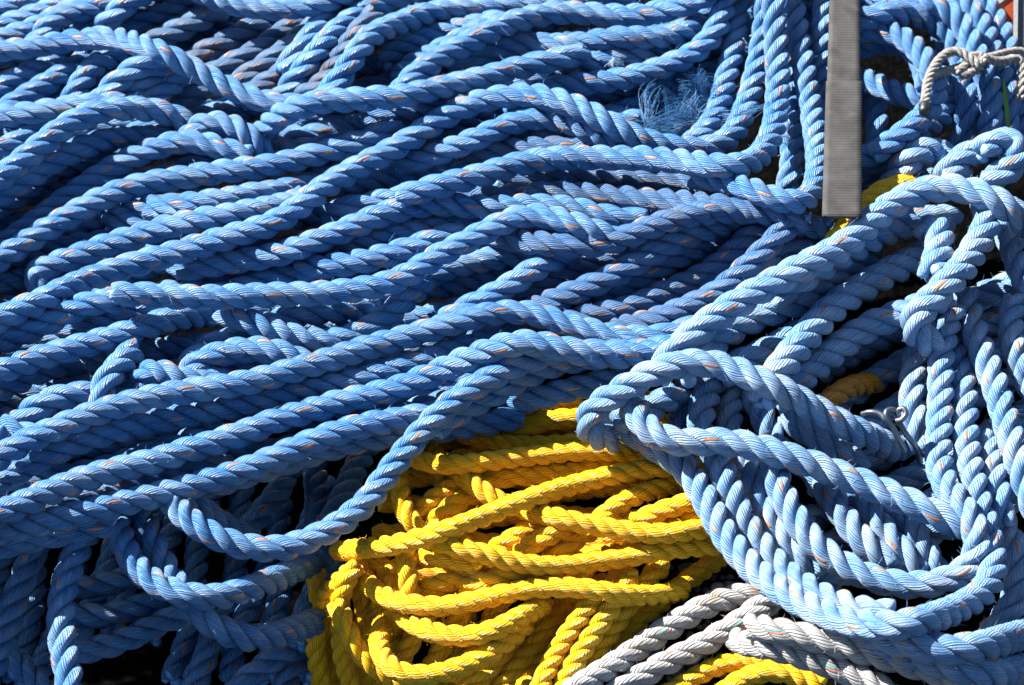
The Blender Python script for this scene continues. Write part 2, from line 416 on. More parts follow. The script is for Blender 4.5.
# --- middle left
rope('B', 37, 0, "dark blue rope sunk in the gap below the white frayed flecks", (110,224),(130,222),(150,222),(176,224))
rope('B', 38, 0, "shaded blue rope between two long ropes left of the great diagonal crossing", (150,210,-30),(168,207,-16),(186,204),(215,201),(250,195),(285,190),(318,185))
rope('B', 37.5, 0, "shaded blue rope with white scuffs just above the long twin ropes at left", (108,216,-40),(136,209,-24),(165,205,-6),(190,205),(215,207),(242,209),(264,212))
rope('B', 46, 0, "long blue rope with a bright blunt turn at its left end, upper twin", (52,290,-30),(32,284,-14),(25,276),(34,270),(50,266),(73,258),(103,246),(132,237),(161,228),(190,221),(220,217),(249,211),(280,206),(305,198,-6))
rope('B', 56, 0, "white-lit bight of blue rope curling over in the upper left", (186,142,-12),(187,132,4),(197,124,12),(213,121,14),(231,124,14),(248,134,10),(261,150),(270,166,-16))
rope('B', 58, 0, "blue rope climbing from the left edge up to the white-lit bight", (-22,262),(0,246),(20,234),(33,223),(48,212),(64,200),(80,188),(96,177),(112,167),(129,159),(147,151),(165,145),(185,140),(204,142),(225,150),(250,156,-12))
rope('B', 59, 0, "long blue rope from the left edge passing below the bight to the great diagonal", (-22,272),(-2,260),(16,249),(36,236),(56,224),(76,212),(98,200),(118,191),(140,185),(160,181),(180,178),(204,174),(224,171),(250,168),(276,165),(300,159),(324,152),(350,145),(376,137),(398,128,-8))
rope('B', 32, 0, "blue rope with a pale broken edge, right of the bight and under a level rope", (282,148),(310,136),(338,128),(367,126),(402,123),(426,117),(448,108))
rope('B', 33.5, 0, "short pale blue rope peeping between level rope and great diagonal", (366,120),(385,112),(414,109),(443,106),(472,98))
rope('B', 34.5, 0, "thin visible slice of pale rope just right of the white-lit bight", (278,152),(304,149),(330,146),(354,139))
rope('B', 55, 0, "blue rope running level from the bight rightwards beneath the frayed white fleck", (256,142,-14),(266,127),(288,111),(323,101),(367,99),(414,94),(449,86),(484,78),(507,71),(530,65),(558,59),(584,54,-12))
# --- top middle
rope('B', 45, 0, "pale blue rope, uppermost of three converging below the top edge", (382,62,-8),(392,53),(414,42),(443,33),(473,26),(502,19))
rope('B', 47, 0, "pale blue rope, middle of three converging below the top edge", (396,80,-10),(405,69),(432,55),(455,43),(474,32),(500,22))
rope('B', 46, 0, "blue rope under the converging three, running level to the strap side", (448,66),(475,55),(500,48),(530,43),(560,45),(588,42),(617,37),(646,37),(666,38),(690,31),(706,16))
rope('B', 50, 0, "sunlit blue rope, lowest and longest of three converging near the top edge", (400,92,-14),(408,80),(430,64),(450,52),(470,42),(499,27),(528,17),(544,14),(573,12),(602,15),(632,16),(664,11),(688,4),(716,-10))
rope('B', 44, 0, "dark blue rope in the gap behind the frayed white fleck", (505,84),(544,74),(588,64),(640,56),(690,44))
rope('B', 47.2, 0, "blue upright rope leftmost of the hanging row, its foot behind the frayed tuft", (743,-12),(738,20),(733,50),(728,72),(722,95),(715,116),(704,134),(686,145,-6))
rope('B', 48, 0, "blue rope sweeping right above the frayed tuft and turning up to the top edge", (505,108,-14),(532,93),(559,86),(588,83),(617,80),(646,73),(676,62),(698,51),(712,38),(720,20),(726,0),(729,-14))
rope('B', 40, 0, "dark blue upright rope glimpsed between two brighter hanging ropes beside the strap", (783,-12),(785,40),(787,95),(791,132),(793,164),(786,190))
rope('B', 41, 0, "blue upright rope half hidden by the left border of the grey strap", (824,-12),(823,29),(821,58),(817,90),(822,130))
# --- centre
rope('B', 44, 0, "dark blue rope sunk beneath the arching pair left of the frayed tuft", (505,137),(540,140),(570,141),(596,146))
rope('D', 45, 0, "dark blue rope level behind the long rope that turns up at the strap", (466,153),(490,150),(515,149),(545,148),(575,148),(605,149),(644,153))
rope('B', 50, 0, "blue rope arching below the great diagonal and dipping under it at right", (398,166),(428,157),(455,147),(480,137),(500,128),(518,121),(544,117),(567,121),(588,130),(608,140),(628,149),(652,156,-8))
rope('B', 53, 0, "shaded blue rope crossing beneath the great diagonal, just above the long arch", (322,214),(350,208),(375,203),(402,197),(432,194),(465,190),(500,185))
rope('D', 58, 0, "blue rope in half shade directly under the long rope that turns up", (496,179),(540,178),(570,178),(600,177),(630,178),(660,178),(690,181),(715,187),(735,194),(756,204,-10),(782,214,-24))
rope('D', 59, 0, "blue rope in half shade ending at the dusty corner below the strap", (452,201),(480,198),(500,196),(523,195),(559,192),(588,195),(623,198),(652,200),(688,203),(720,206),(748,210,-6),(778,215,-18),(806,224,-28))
rope('B', 61, 0, "blue rope with a white-lit edge turning up beside the strap, rightmost hanging one", (694,178,-10),(720,180),(745,187),(768,196),(788,203),(803,203),(814,192),(818,170),(817,145),(812,115),(806,80),(800,45),(795,15),(791,-12))
rope('B', 54, 0, "shaded blue rope tucked under the long arch in the centre", (336,252),(370,243),(396,236),(426,231),(455,227),(484,226))
rope('B', 56, 0, "dark blue rope with a yellow fleck below the long arch in the centre", (300,270),(322,266),(347,264),(382,257),(414,247),(438,239),(464,231))
rope('B', 55, 0, "dark blue rope end in the hollow right of the rising S-shaped rope", (416,284),(443,269),(470,262),(490,260),(512,254),(544,249))
rope('B', 62, 0, "long blue rope arching through the centre from white scuffs at the left", (176,270,-12),(190,268),(217,264),(250,259),(279,254),(309,244),(338,233),(367,221),(391,211),(420,205),(449,204),(478,208),(505,207),(535,206),(566,207),(588,212),(611,218),(644,221,-8))
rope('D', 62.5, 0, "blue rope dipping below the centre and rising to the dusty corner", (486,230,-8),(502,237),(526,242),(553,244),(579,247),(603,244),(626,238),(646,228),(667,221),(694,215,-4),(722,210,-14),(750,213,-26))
rope('B', 63, 0, "great diagonal blue rope from left edge over the pile, turning up to the top", (-22,330),(0,319),(15,312),(44,300),(73,286),(103,274),(132,265),(164,256),(199,246),(234,235),(262,228),(282,219),(303,204),(323,188),(349,172),(376,158),(402,144),(426,129),(449,114),(473,103),(499,97),(529,94),(553,99),(582,108),(602,120),(626,132),(648,142),(676,148),(706,149),(728,141),(741,121),(749,98),(755,76),(761,50),(765,25),(768,-14))
rope('B', 64, 0, "long blue rope running level at upper right then turning up mid hanging row", (400,197,-10),(420,191),(442,185),(464,180),(484,175),(504,168),(524,162),(545,159),(590,157),(620,158),(644,158),(668,160),(696,163),(720,166),(742,166),(758,159),(769,142),(776,118),(778,90),(777,60),(775,25),(772,-14))
rope('B', 65, 0, "blue rope running level at left then rising in an S across the centre", (114,294,-8),(127,293),(150,295),(176,297),(220,297),(264,295),(309,294),(338,292),(367,288),(396,281),(417,270),(438,256),(461,244),(484,232),(508,220),(528,214),(550,217),(572,223,-4),(592,230,-14),(612,238,-30),(634,246,-48))
# --- left cavity
rope('B', 44, -10, "blue rope with a red fleck directly beneath the great diagonal at left", (-18,350),(10,339),(30,331),(50,321),(70,311),(88,303),(104,300),(124,304))
rope('B', 43, -10, "dark blue rope second below the great diagonal at left", (-18,362),(20,350),(40,341),(60,333),(85,326),(110,322),(130,317),(152,310),(178,306))
rope('B', 45, -15, "dark blue rope with small bright patch bounding the black left cavity", (-18,378),(20,364),(45,356),(70,349),(95,342),(120,335),(145,327),(165,320),(188,316),(215,314))
rope('B', 38, -30, "very dark blue rope at the left edge above the black cavity", (-18,398),(20,381),(44,370),(70,362))
rope('B', 20, -130, "dark rope in the left cavity carrying one sunlit frayed patch", (10,428),(38,406),(58,396),(84,395),(112,392))
rope('B', 19, -130, "unlit blue rope low in the left cavity by the left edge", (-16,414),(20,424),(60,420),(95,408))
rope('B', 60, -10, "frayed white rope tip pointing left at the left edge of the heap", (1,427),(14,434),(30,438),(50,436),(70,430))
rope('B', 62, -20, "small upright bright bight at the edge of the left cavity", (101,416,-14),(101,400),(102,387),(109,374),(121,364),(133,352,-20))
rope('B', 40, -90, "unlit blue rope hanging in the black gap above the bright upright bights", (118,366),(117,348),(124,330),(135,318))
rope('B', 50, -20, "shaded rope crossing beneath the pale end of the short blunt rope", (268,324),(290,317),(315,312),(345,311),(374,306))
rope('B', 49, -40, "dark rope under the dipping rope with the bright blunt end", (184,372),(200,351),(220,342),(245,336),(270,336))
rope('B', 57, 0, "dipping blue rope with a bright blunt left end, rising to the S-shaped rope", (224,312,-20),(230,316,-6),(250,321),(268,328),(290,336),(314,341),(338,341),(361,333),(379,323),(396,309),(412,293),(426,279,-8))
rope('B', 66, 0, "blue rope humping above the fan of long ropes, its left end bent down", (310,366,-10),(292,356),(270,350),(250,348),(230,351),(208,357),(192,366),(181,378),(190,392,-10))
rope('B', 67, 0, "bright white-lit bight standing at the top of the fan of long ropes", (146,402,-12),(139,382,6),(144,367,16),(160,370,16),(180,380,10),(204,384),(226,378,-16))
# --- fan of long ropes
rope('B', 67, 0, "half hidden blue rope between the third and fourth ropes of the fan", (-20,530),(15,519),(45,509),(75,499),(105,491),(135,485),(165,477),(195,468),(225,458))
rope('B', 66, 0, "shaded blue rope at the bottom of the fan by the left edge", (-18,550),(20,541),(60,533),(112,523))
rope('B', 68, 0, "second long blue rope from the top of the fan, passing under the first", (-22,494),(0,481),(20,470),(40,460),(60,450),(86,439),(112,431),(135,426),(160,420),(182,416),(204,412),(230,408),(260,403),(280,398),(304,392),(328,387),(352,381),(376,375),(402,367),(430,359),(456,348),(482,337,-8))
rope('B', 69, 0, "lowest long blue rope of the fan, bordering the dark hollow beneath", (-22,535),(20,528),(50,521),(84,513),(112,506),(140,499),(170,492),(199,484),(228,475),(258,465),(280,455),(302,445),(326,436),(347,429),(376,423),(402,419,-6),(440,412,-20))
rope('B', 70, 0, "topmost long blue rope of the fan, from left edge to the pale bundle", (-22,470),(0,457),(20,444),(50,431),(76,420),(105,410),(132,402),(158,396),(182,392),(205,388),(235,385),(262,379),(294,370),(332,359),(367,347),(396,340),(426,331),(455,323),(484,315),(514,311),(532,313),(550,318),(573,326),(597,332),(623,337),(652,338),(676,333),(705,324,-6))
rope('B', 72, 0, "third long blue rope of the fan, brightest flecked and lying over its neighbours", (-20,522),(0,514),(25,503),(50,492),(75,482),(100,474),(130,467),(160,460),(180,452),(200,447),(220,441),(250,431),(279,419),(309,411),(338,402),(367,396),(396,389),(426,377),(455,364),(484,352),(508,344),(530,341),(552,346),(575,352),(602,355,-6),(645,356,-16),(690,350,-28))
# --- hollow under the fan
rope('B', 5, -255, "unlit blue rope hanging in the dark hollow left of the front diagonal", (311,440),(315,470),(318,500),(318,530),(312,556))
rope('B', 5, -255, "unlit blue rope slanting in the dark hollow beside the front diagonal", (378,430),(362,456),(349,482),(338,508),(326,530))
rope('B', 6, -200, "shaded rope with sunlit upper tip inside the dark hollow under the fan", (290,466),(281,488),(266,507),(251,525),(240,545))
rope('B', 3, -220, "dark blue rope behind the shadowed yellow strands, under the front diagonal", (338,556),(320,585),(306,610),(298,645))
rope('B', 2, -220, "dark blue rope rising from the bottom edge left of the shadowed yellow", (304,648),(292,670),(282,694))
rope('B', 2.5, -220, "dark blue rope slanting to the bottom edge under the lower hanging loop", (296,646),(278,656),(260,668),(244,681),(232,696))
rope('B', 3, -220, "dark blue rope dropping to the bottom edge below the lower hanging loop", (214,630),(208,650),(201,672),(192,696))
rope('B', 4, -205, "shaded rope end level beside the hanging rope, highest of three behind it", (70,590),(92,585),(112,583),(132,578),(152,568))
rope('B', 4.5, -205, "shaded rope level behind the hanging rope, middle of three", (60,612),(78,616),(98,617),(118,613),(142,606),(170,600))
rope('B', 5, -205, "blue rope with sunlit scuff rising right from the hanging rope, lowest of three", (58,652),(78,652),(100,648),(124,641),(144,631),(166,621),(188,611),(204,600))
rope('B', 4, -205, "dark blue rope filling the bottom left corner", (-14,632),(4,648),(20,665),(38,681),(54,698))
rope('B', 14, -60, "blue rope hanging at the left edge with two sunlit scuffs", (58,512),(46,530),(33,553),(23,578),(14,601),(8,622),(2,644),(-8,668))
rope('B', 15, -4, "upright hanging blue rope at lower left, sunlit down its left side", (96,518),(86,534),(76,553),(67,576),(62,597),(60,617),(62,639),(66,660),(70,684),(73,700))
rope('B', 63, -28, "sagging blue loop, right and lower of two hung under the fan", (138,508),(148,532),(159,556),(171,578),(184,598),(200,615),(222,631,-15),(248,639,-35),(275,636,-60),(296,629,-85),(316,621,-110))
rope('B', 64, -150, "blue stub with bright tips between the front diagonal loop and the sagging loop", (184,494),(196,503),(209,515),(228,528),(252,540))
rope('B', 65, -8, "sagging blue loop with sunlit left side, left of two hung under the fan", (116,508),(119,530),(126,552),(139,571),(158,585),(180,594),(205,598,-8),(228,596,-16),(250,588,-30),(272,580,-52),(294,571,-90),(318,560,-135))
rope('B', 66, 0, "short blue rope end lowest at the right of the dark edge above yellow", (496,404,-50),(514,402,-26),(541,397,-4),(564,391),(588,386),(611,379),(645,368))
rope('B', 70.5, 0, "blue rope emerging under the front diagonal, along the upper edge of the yellow", (436,430,-12),(455,414),(473,404),(493,395),(515,382),(544,368),(573,360),(597,357),(625,356),(655,352,-8),(692,346,-20))
rope('B', 71, 0, "front diagonal blue rope swinging down beside the yellow coil into a loop", (690,342,-30),(640,352,-20),(602,352,-6),(572,350),(544,354),(518,364),(494,376),(473,388),(450,404),(430,422),(412,443),(396,462),(382,482),(368,501),(350,517),(328,531),(305,542),(278,549),(250,548),(222,540),(200,529,-4),(183,515,-16),(169,500,-36),(160,486,-62))
# --- ropes rising to the right, behind the pale bundle
rope('B', 55, 0, "blue rope climbing right out of the hollow, leftmost of the rising ropes", (432,330),(455,315),(484,300),(508,287),(528,273),(548,262),(570,254))
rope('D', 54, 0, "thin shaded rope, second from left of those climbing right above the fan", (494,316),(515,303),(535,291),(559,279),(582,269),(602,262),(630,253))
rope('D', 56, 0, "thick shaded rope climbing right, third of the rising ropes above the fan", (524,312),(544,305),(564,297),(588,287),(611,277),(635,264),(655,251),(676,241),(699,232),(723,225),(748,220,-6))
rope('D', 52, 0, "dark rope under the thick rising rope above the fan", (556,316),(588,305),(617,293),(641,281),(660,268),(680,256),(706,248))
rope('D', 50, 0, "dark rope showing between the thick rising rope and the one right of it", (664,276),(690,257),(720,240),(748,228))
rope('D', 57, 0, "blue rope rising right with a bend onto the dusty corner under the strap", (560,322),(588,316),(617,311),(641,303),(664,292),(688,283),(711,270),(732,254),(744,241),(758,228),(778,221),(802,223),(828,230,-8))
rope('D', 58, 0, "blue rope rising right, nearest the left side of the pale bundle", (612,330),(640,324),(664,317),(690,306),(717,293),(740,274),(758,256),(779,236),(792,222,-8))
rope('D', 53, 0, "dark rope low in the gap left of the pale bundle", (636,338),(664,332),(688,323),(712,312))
rope('P', 51, 0, "pale rope end peeping above the bundle beneath the foot of the strap", (752,290),(768,266),(784,246),(804,234))
rope('K', 52, 0, "orange-stained rope end at the foot of the grey strap", (784,258),(798,246),(814,238),(836,236))
# --- lashed coil behind, upper right
rope('Z', 30, -30, "dark blue rope crossing inside the opening of the lashed coil", (835,70),(862,78),(882,88),(902,95),(926,99))
rope('Z', 31, -10, "inner rope of the lashed coil arching over the dark opening", (835,58),(862,48),(882,42),(902,43),(916,53),(924,68),(927,86))
rope('Z', 32, 0, "second inner rope of the lashed coil arching right into the cord", (835,34),(866,30),(888,31),(906,39),(920,52),(930,68),(938,86),(934,104),(920,120),(898,138),(874,154))
rope('Z', 29, -20, "dark rope of the coil slanting from the strap under the cord's tail", (832,164),(862,158),(882,151),(904,140),(926,126),(948,112),(956,92))
rope('Z', 28, -20, "dark rope low behind the yellow rope end, second below the coil", (832,178),(862,171),(882,162),(902,150))
rope('Z', 27, -20, "dark rope lowest behind the yellow rope end, right beside the strap", (832,196),(860,190),(878,182),(894,170))
rope('Z', 20, -50, "dark upright rope at the back of the lashed coil below the opening", (872,92),(876,112),(878,135),(876,158))
rope('Z', 33, 0, "outer pale rope of the lashed coil with white-lit left edge", (834,26,-34),(856,20,-6),(878,15),(894,13),(914,14),(932,20),(947,32),(957,47),(963,64),(965,84),(968,104),(967,122),(958,144))
rope('Z', 34, 0, "rope of the lashed coil curving down from the top edge through the knot", (834,0,-34),(862,-4,-6),(885,-4),(912,-3),(936,4),(956,15),(967,31),(974,50),(984,70),(991,90),(993,112),(987,138))
rope('Z', 33.5, 0, "rope of the lashed coil entering at the top and dropping right of the knot", (948,-12),(965,3),(978,18),(986,34),(992,52),(1002,74),(1010,98),(1008,122),(1000,142))
rope('Z', 32.5, 0, "outermost rope of the lashed coil beside the red panel", (966,-12),(984,2),(997,20),(1005,40),(1013,62),(1021,86),(1024,110),(1018,136))
# --- pale bundle, upper right knot
rope('Q', 75, 0, "small dusty rope loop in the shade of the bundle's crown", (912,190),(917,177),(926,170),(938,176),(944,190))
rope('Q', 77, 0, "pale fuzzy rope looping over at the crown of the bundle, left", (890,194,-14),(895,178),(904,163),(915,152),(930,147),(943,153),(951,164),(962,178,-6))
rope('Q', 78, 0, "pale fuzzy rope humping in the middle of the bundle's crown", (944,178,-8),(955,163),(971,152),(988,150),(1004,158),(1014,170,-10))
rope('Q', 79, 0, "pale fuzzy rope turning tightly at the right of the bundle's crown", (980,152,-12),(990,142),(1004,138),(1017,141),(1023,152),(1017,165),(1001,174),(986,184,-8))
rope('Y', 80, 0, "yellow rope edging the pale bundle below the strap", (914,184,-8),(900,183),(885,187),(871,196),(858,210),(846,226),(832,243),(816,260,-6))
# --- hanging side, right
rope('P', 60, -20, "unlit blue rope level in the shade right of the bundle's front bight", (968,300),(988,296),(1008,292),(1034,288))
rope('P', 61, -20, "blue rope slanting off the right edge below the bundle's crown", (992,208),(1002,222),(1010,242),(1018,266),(1030,294))
rope('P', 59, -30, "dark blue rope hanging behind the shackle", (930,322),(917,352),(912,382),(913,415),(918,452))
rope('P', 66, -10, "blue rope hanging at the right edge, upper part only", (1016,300),(1010,318),(1010,336),(1015,354),(1024,374),(1036,398))
rope('P', 64, -10, "dark rope in the shade between the hanging ropes at right", (992,440),(994,470),(998,500),(1004,525))
rope('P', 72, 0, "pale hanging rope slanting down to the right edge", (966,296,-6),(969,312),(974,330),(982,352),(991,374),(999,396),(1005,418),(1012,441),(1019,464),(1028,490),(1036,512))
# --- inside the loops
rope('P', 60, -30, "shaded rope standing left under the front loop of the bundle", (690,378),(684,398),(681,418),(684,442),(690,462))
rope('P', 62, -20, "sunlit upright rope, left of two standing under the front loop", (713,380),(704,400),(699,418),(703,438),(710,456))
rope('P', 61, -20, "sunlit upright rope, right of two standing under the front loop", (740,384),(732,404),(728,422),(731,442),(738,460))
rope('P', 61.5, -25, "knobbly sunlit rope right of the upright pair under the front loop", (752,392),(760,408),(766,424),(774,442),(786,460))
rope('P', 63, -20, "bright blue rope emerging between the two front loops towards the shackle", (786,414),(802,428),(820,440),(838,451),(862,466))
rope('P', 76, -10, "short frayed rope end behind the blunt tip of the front loop", (618,424),(632,416),(648,410),(662,403),(676,394,-8))
rope('P', 64, -30, "shaded rope deep inside the big loops, rightmost", (872,486),(886,500),(901,516),(916,536),(929,557),(938,574))
rope('P', 65, -30, "rope with sunlit orange fleck deep inside the big loops", (842,478),(856,492),(869,509),(885,532),(900,551),(918,574))
rope('P', 66, -25, "shaded fat rope inside the big loops, second from left", (806,462),(817,477),(828,492),(839,510),(851,527),(867,546),(890,566))
rope('P', 67, -25, "shaded rope inside the left side of the big loops", (738,444),(748,468),(757,492),(768,514),(782,536),(798,556),(818,574))
rope('P', 68, -20, "blue rope just inside the outermost loop, bright upper strands", (712,446),(724,476),(734,502),(747,528),(765,552),(786,574),(810,591),(836,603,-12),(864,612,-34),(892,614,-60))
rope('P', 55, -40, "blue rope outside the loops at right, curving down to the lower corner", (986,492),(1000,516),(1012,541),(1018,566),(1018,590),(1010,613),(992,634))
rope('P', 54, -50, "blue rope at the bottom right corner below the grey ropes' end", (884,640),(910,654),(942,664),(972,671),(1000,673),(1036,666))
rope('P', 56, -40, "blue rope running under the outermost loop to the right edge", (872,632),(900,641),(928,648),(955,650),(982,646),(1008,639),(1036,630))
rope('P', 71, -10, "outermost big blue loop, hanging down and curving round the lower right", (610,410,-10),(620,420),(636,435),(658,449),(680,463),(697,483),(708,505),(719,526),(733,547),(752,568),(777,588),(803,604),(832,617),(860,624),(888,626),(914,623),(944,614),(970,602),(986,590),(994,574),(993,554),(988,534),(981,512),(975,490),(969,464),(966,440),(965,415),(965,395),(962,375),(957,352,-6),(955,335,-14))
rope('P', 73, -5, "inner big blue loop rising into the left of the hanging pale ropes", (768,448),(773,464),(778,482),(786,502),(798,523),(815,545),(836,561),(858,573),(884,582),(911,586),(940,583),(962,574),(976,560),(980,543),(974,524),(962,506),(948,490),(939,472),(938,450),(940,420),(941,390),(941,360),(945,334,-6),(954,308,-14))
# --- pale bundle, main runs
rope('Q', 80, 0, "short pale rope under the middle of the rising bundle", (722,374),(741,364),(762,354),(783,345),(800,333),(818,320))
rope('Q', 81, 0, "pale rope second from the top of the rising bundle's left side", (682,374,-6),(694,360),(708,348),(724,334),(745,322),(768,312),(791,305),(812,296),(832,283),(852,269),(874,258))
rope('Q', 81.5, 0, "pale rope lowest of the rising bundle, above the dark opening", (776,400,-6),(792,386),(806,374),(822,361),(842,344),(862,330),(888,318),(910,311),(940,302))
rope('Q', 82, 0, "shaded rope tucked beneath the top rope of the rising bundle", (772,296),(790,286),(812,272),(836,257),(858,245),(880,234),(902,225),(926,219),(952,218))
rope('Q', 83, 0, "dark-flecked pale rope in the middle of the rising bundle", (760,402,-8),(768,386),(780,368),(797,348),(812,329),(828,312),(847,297),(870,283),(891,271),(911,262),(932,249))
rope('Q', 83.2, 0, "small bent stub of pale rope below the crown of the bundle", (926,238,-10),(924,226,-3),(930,219),(939,224),(941,240),(938,258),(932,276,-4))
rope('Q', 83.5, 0, "front bight of pale rope leaning from crown to dark opening, orange-flecked", (934,344,-26),(916,338,-12),(909,327),(915,314),(931,300),(948,284),(964,266),(978,245),(987,228),(990,213),(984,200,-8))
rope('Q', 84, 0, "top pale rope of the bundle arching over the crown to the right edge", (656,376,-8),(666,361),(682,344),(702,327),(723,312),(746,298),(770,284),(797,270),(824,257),(848,243),(866,227),(880,213),(896,203),(914,193),(940,187),(963,188),(985,195),(1003,204),(1020,217),(1036,238))
rope('P', 92, 0, "lower front rope of the bundle crossing the upright ropes from a frayed end", (634,402,-22),(636,414,-8),(644,428),(658,438),(680,443),(702,442),(725,441),(749,445),(780,454),(812,464),(841,475),(870,486),(900,498,-2),(927,510,-12),(948,520,-26),(964,529,-46))
rope('P', 93, 0, "upper front loop of the bundle with a blunt pale left tip", (612,440,-24),(594,438,-12),(584,428),(584,417),(592,408),(607,399),(628,386),(652,372),(677,364),(705,362),(734,369),(764,382),(793,396),(820,412),(846,426),(866,435,-4),(884,444,-20),(898,452,-40))
# --- yellow coil
Y0 = -62
rope('Y', 1, Y0-190, "shadowed yellow rope hanging leftmost beside the dark blue ropes", (352,572),(336,584),(323,608),(316,630),(315,650),(319,670),(324,698))
rope('Y', 1.2, Y0-185, "shadowed yellow rope hanging second from the left of the coil", (356,566),(344,584),(339,608),(341,630),(341,653),(347,673),(356,698))
rope('Y', 1.4, Y0-175, "shadowed yellow rope slanting across the bottom left of the yellow coil", (338,604),(345,626),(355,646),(367,661),(384,673),(406,684),(430,694))
rope('Y', 2, Y0-70, "shaded yellow rope along the gravel, outermost of the lower right fan", (728,552),(704,569),(678,588),(655,607),(632,626),(611,644),(597,661),(585,678),(572,700))
rope('Y', 2.2, Y0-70, "shaded yellow rope second from the gravel in the lower fan", (662,566),(642,588),(624,612),(606,639),(590,665),(574,698))
rope('Y', 2.4, Y0-65, "yellow rope of the lower fan with a sunlit foot on the bottom edge", (632,576),(616,600),(600,623),(585,646),(572,668),(556,700))
rope('Y', 2.6, Y0-65, "shaded yellow rope in the middle of the lower fan", (602,590),(580,617),(564,640),(550,664),(536,698))
rope('Y', 2.8, Y0-65, "shaded yellow rope fourth from the gravel in the lower fan", (566,598),(545,631),(526,655),(509,675),(494,698))
rope('Y', 3, Y0-60, "shaded yellow rope at the left of the lower fan", (540,608),(518,633),(500,655),(484,675),(464,698))
rope('Y', 4, Y0, "shadowed yellow rope slanting up under the blue edge in the coil", (412,520),(430,502),(450,488),(476,476),(500,470))
rope('Y', 4.2, Y0, "shadowed yellow rope slanting behind the stub with split ends", (432,524),(446,510),(464,498),(488,488))
rope('Y', 4, Y0, "shadowed yellow rope just under the blue edge at the top of the coil", (484,432),(500,420),(522,410),(548,404),(580,404))
rope('Y', 4.1, Y0, "shadowed yellow rope second under the blue edge at the top of the coil", (500,440),(522,428),(548,420),(580,418),(610,424))
rope('Y', 3.8, Y0, "deep shadowed yellow rope upright left of the topmost sunlit ones", (428,432),(432,450),(440,470),(446,490))
rope('Y', 5, Y0, "diagonal yellow rope glimpsed between two level ropes in mid coil", (548,562),(562,551),(574,541),(588,533),(606,526))
rope('Y', 5.1, Y0, "broad yellow rope slanting deep in the centre of the coil", (486,556),(500,546),(516,537),(532,528),(550,520))
rope('Y', 5.2, Y0, "yellow rope slanting deep right of the centre of the coil", (520,552),(534,543),(552,534),(572,526))
rope('Y', 5.3, Y0, "yellow rope with blunt left tip under the longest level rope", (412,596),(424,589),(449,582),(478,573),(503,571),(534,572))
rope('Y', 5.4, Y0, "second yellow rope partly showing under the longest level rope", (462,588),(480,582),(505,577),(530,574),(560,576))
rope('Y', 5.5, Y0, "deep yellow rope across the dark middle of the coil", (412,560),(436,556),(460,560),(480,566))
rope('Y', 6, Y0, "yellow rope running level between two sunlit ropes in the upper coil", (482,484),(500,477),(523,477),(545,474),(568,473),(598,468),(640,462))
rope('Y', 6.1, Y0, "bright upright yellow stub in the shadowed left of the coil", (400,470),(399,486),(402,503),(407,518),(416,528),(430,536))
rope('Y', 6.2, Y0, "upright yellow rope with a sunlit end above the lower loops", (404,540),(406,558),(408,575),(410,596))
rope('Y', 6.5, Y0, "short yellow rope peeping at the right edge of the coil", (668,530),(688,522),(708,515),(728,510))
rope('Y', 8, Y0, "lowest yellow loop of the coil, hooking up at its left end", (396,594,-76),(386,614,-70),(379,638,-40),(380,656,-14),(394,670),(414,676),(438,674),(461,667),(484,657),(505,643),(524,626))
rope('Y', 9, Y0, "second lowest yellow loop, sagging right of its shaded left end", (388,594,-56),(398,610,-36),(411,623,-14),(427,631),(449,636),(476,636),(499,628),(524,615),(546,603))
rope('Y', 10, Y0, "yellow rope rising right behind the level rope in the right of coil", (588,528),(605,514),(626,500),(652,490),(676,485),(704,483))
rope('Y', 10.5, Y0, "yellow rope rising right, lower of two at the right of coil", (618,532),(640,519),(664,510),(688,502),(714,499))
rope('Y', 11, Y0, "long yellow loop in the lower coil turning up at left into shadow", (352,546,-70),(355,562,-66),(363,577,-52),(375,591,-24),(391,600,-6),(414,605),(440,607),(470,602),(499,595),(528,589),(559,587),(588,589),(620,594,-6),(652,596,-24),(684,590,-46))
rope('Y', 12, Y0, "longest level yellow rope across the middle of the coil", (424,536),(440,543),(460,548),(484,554),(510,561),(538,566),(567,566),(603,561),(641,555),(676,549),(724,545))
rope('Y', 12.2, Y0, "level yellow rope at the right of coil above the longest one", (518,508),(534,512),(548,516),(567,520),(597,526),(632,532),(664,534),(692,530),(724,528))
rope('Y', 12.4, Y0, "topmost sunlit yellow rope of the coil, under the blue edge", (440,416),(447,425),(457,432),(473,437),(493,442),(520,445),(555,445),(588,442),(620,448))
rope('Y', 13, Y0, "yellow stub with split bright ends, in the upper middle of coil", (456,470),(467,480),(480,489),(496,500),(514,508))
rope('Y', 13.5, Y0, "second sunlit yellow rope from the top of the coil", (398,446),(409,457),(428,463),(455,465),(484,462),(514,458),(550,454),(580,451),(606,451),(634,455),(668,463))
rope('Y', 14, Y0, "frayed yellow rope crossing the coil diagonally over the others", (338,552,-56),(350,550,-30),(364,548,-10),(382,547),(411,541),(440,532),(470,522),(499,510),(528,499),(559,489),(588,481),(617,474),(646,469),(676,467),(704,470))
rope('O', 79.5, -15, "orange-yellow rope end glimpsed in the dark opening under the bundle", (818,412,-16),(832,398),(846,388,-4),(859,383,-22),(874,384,-46))
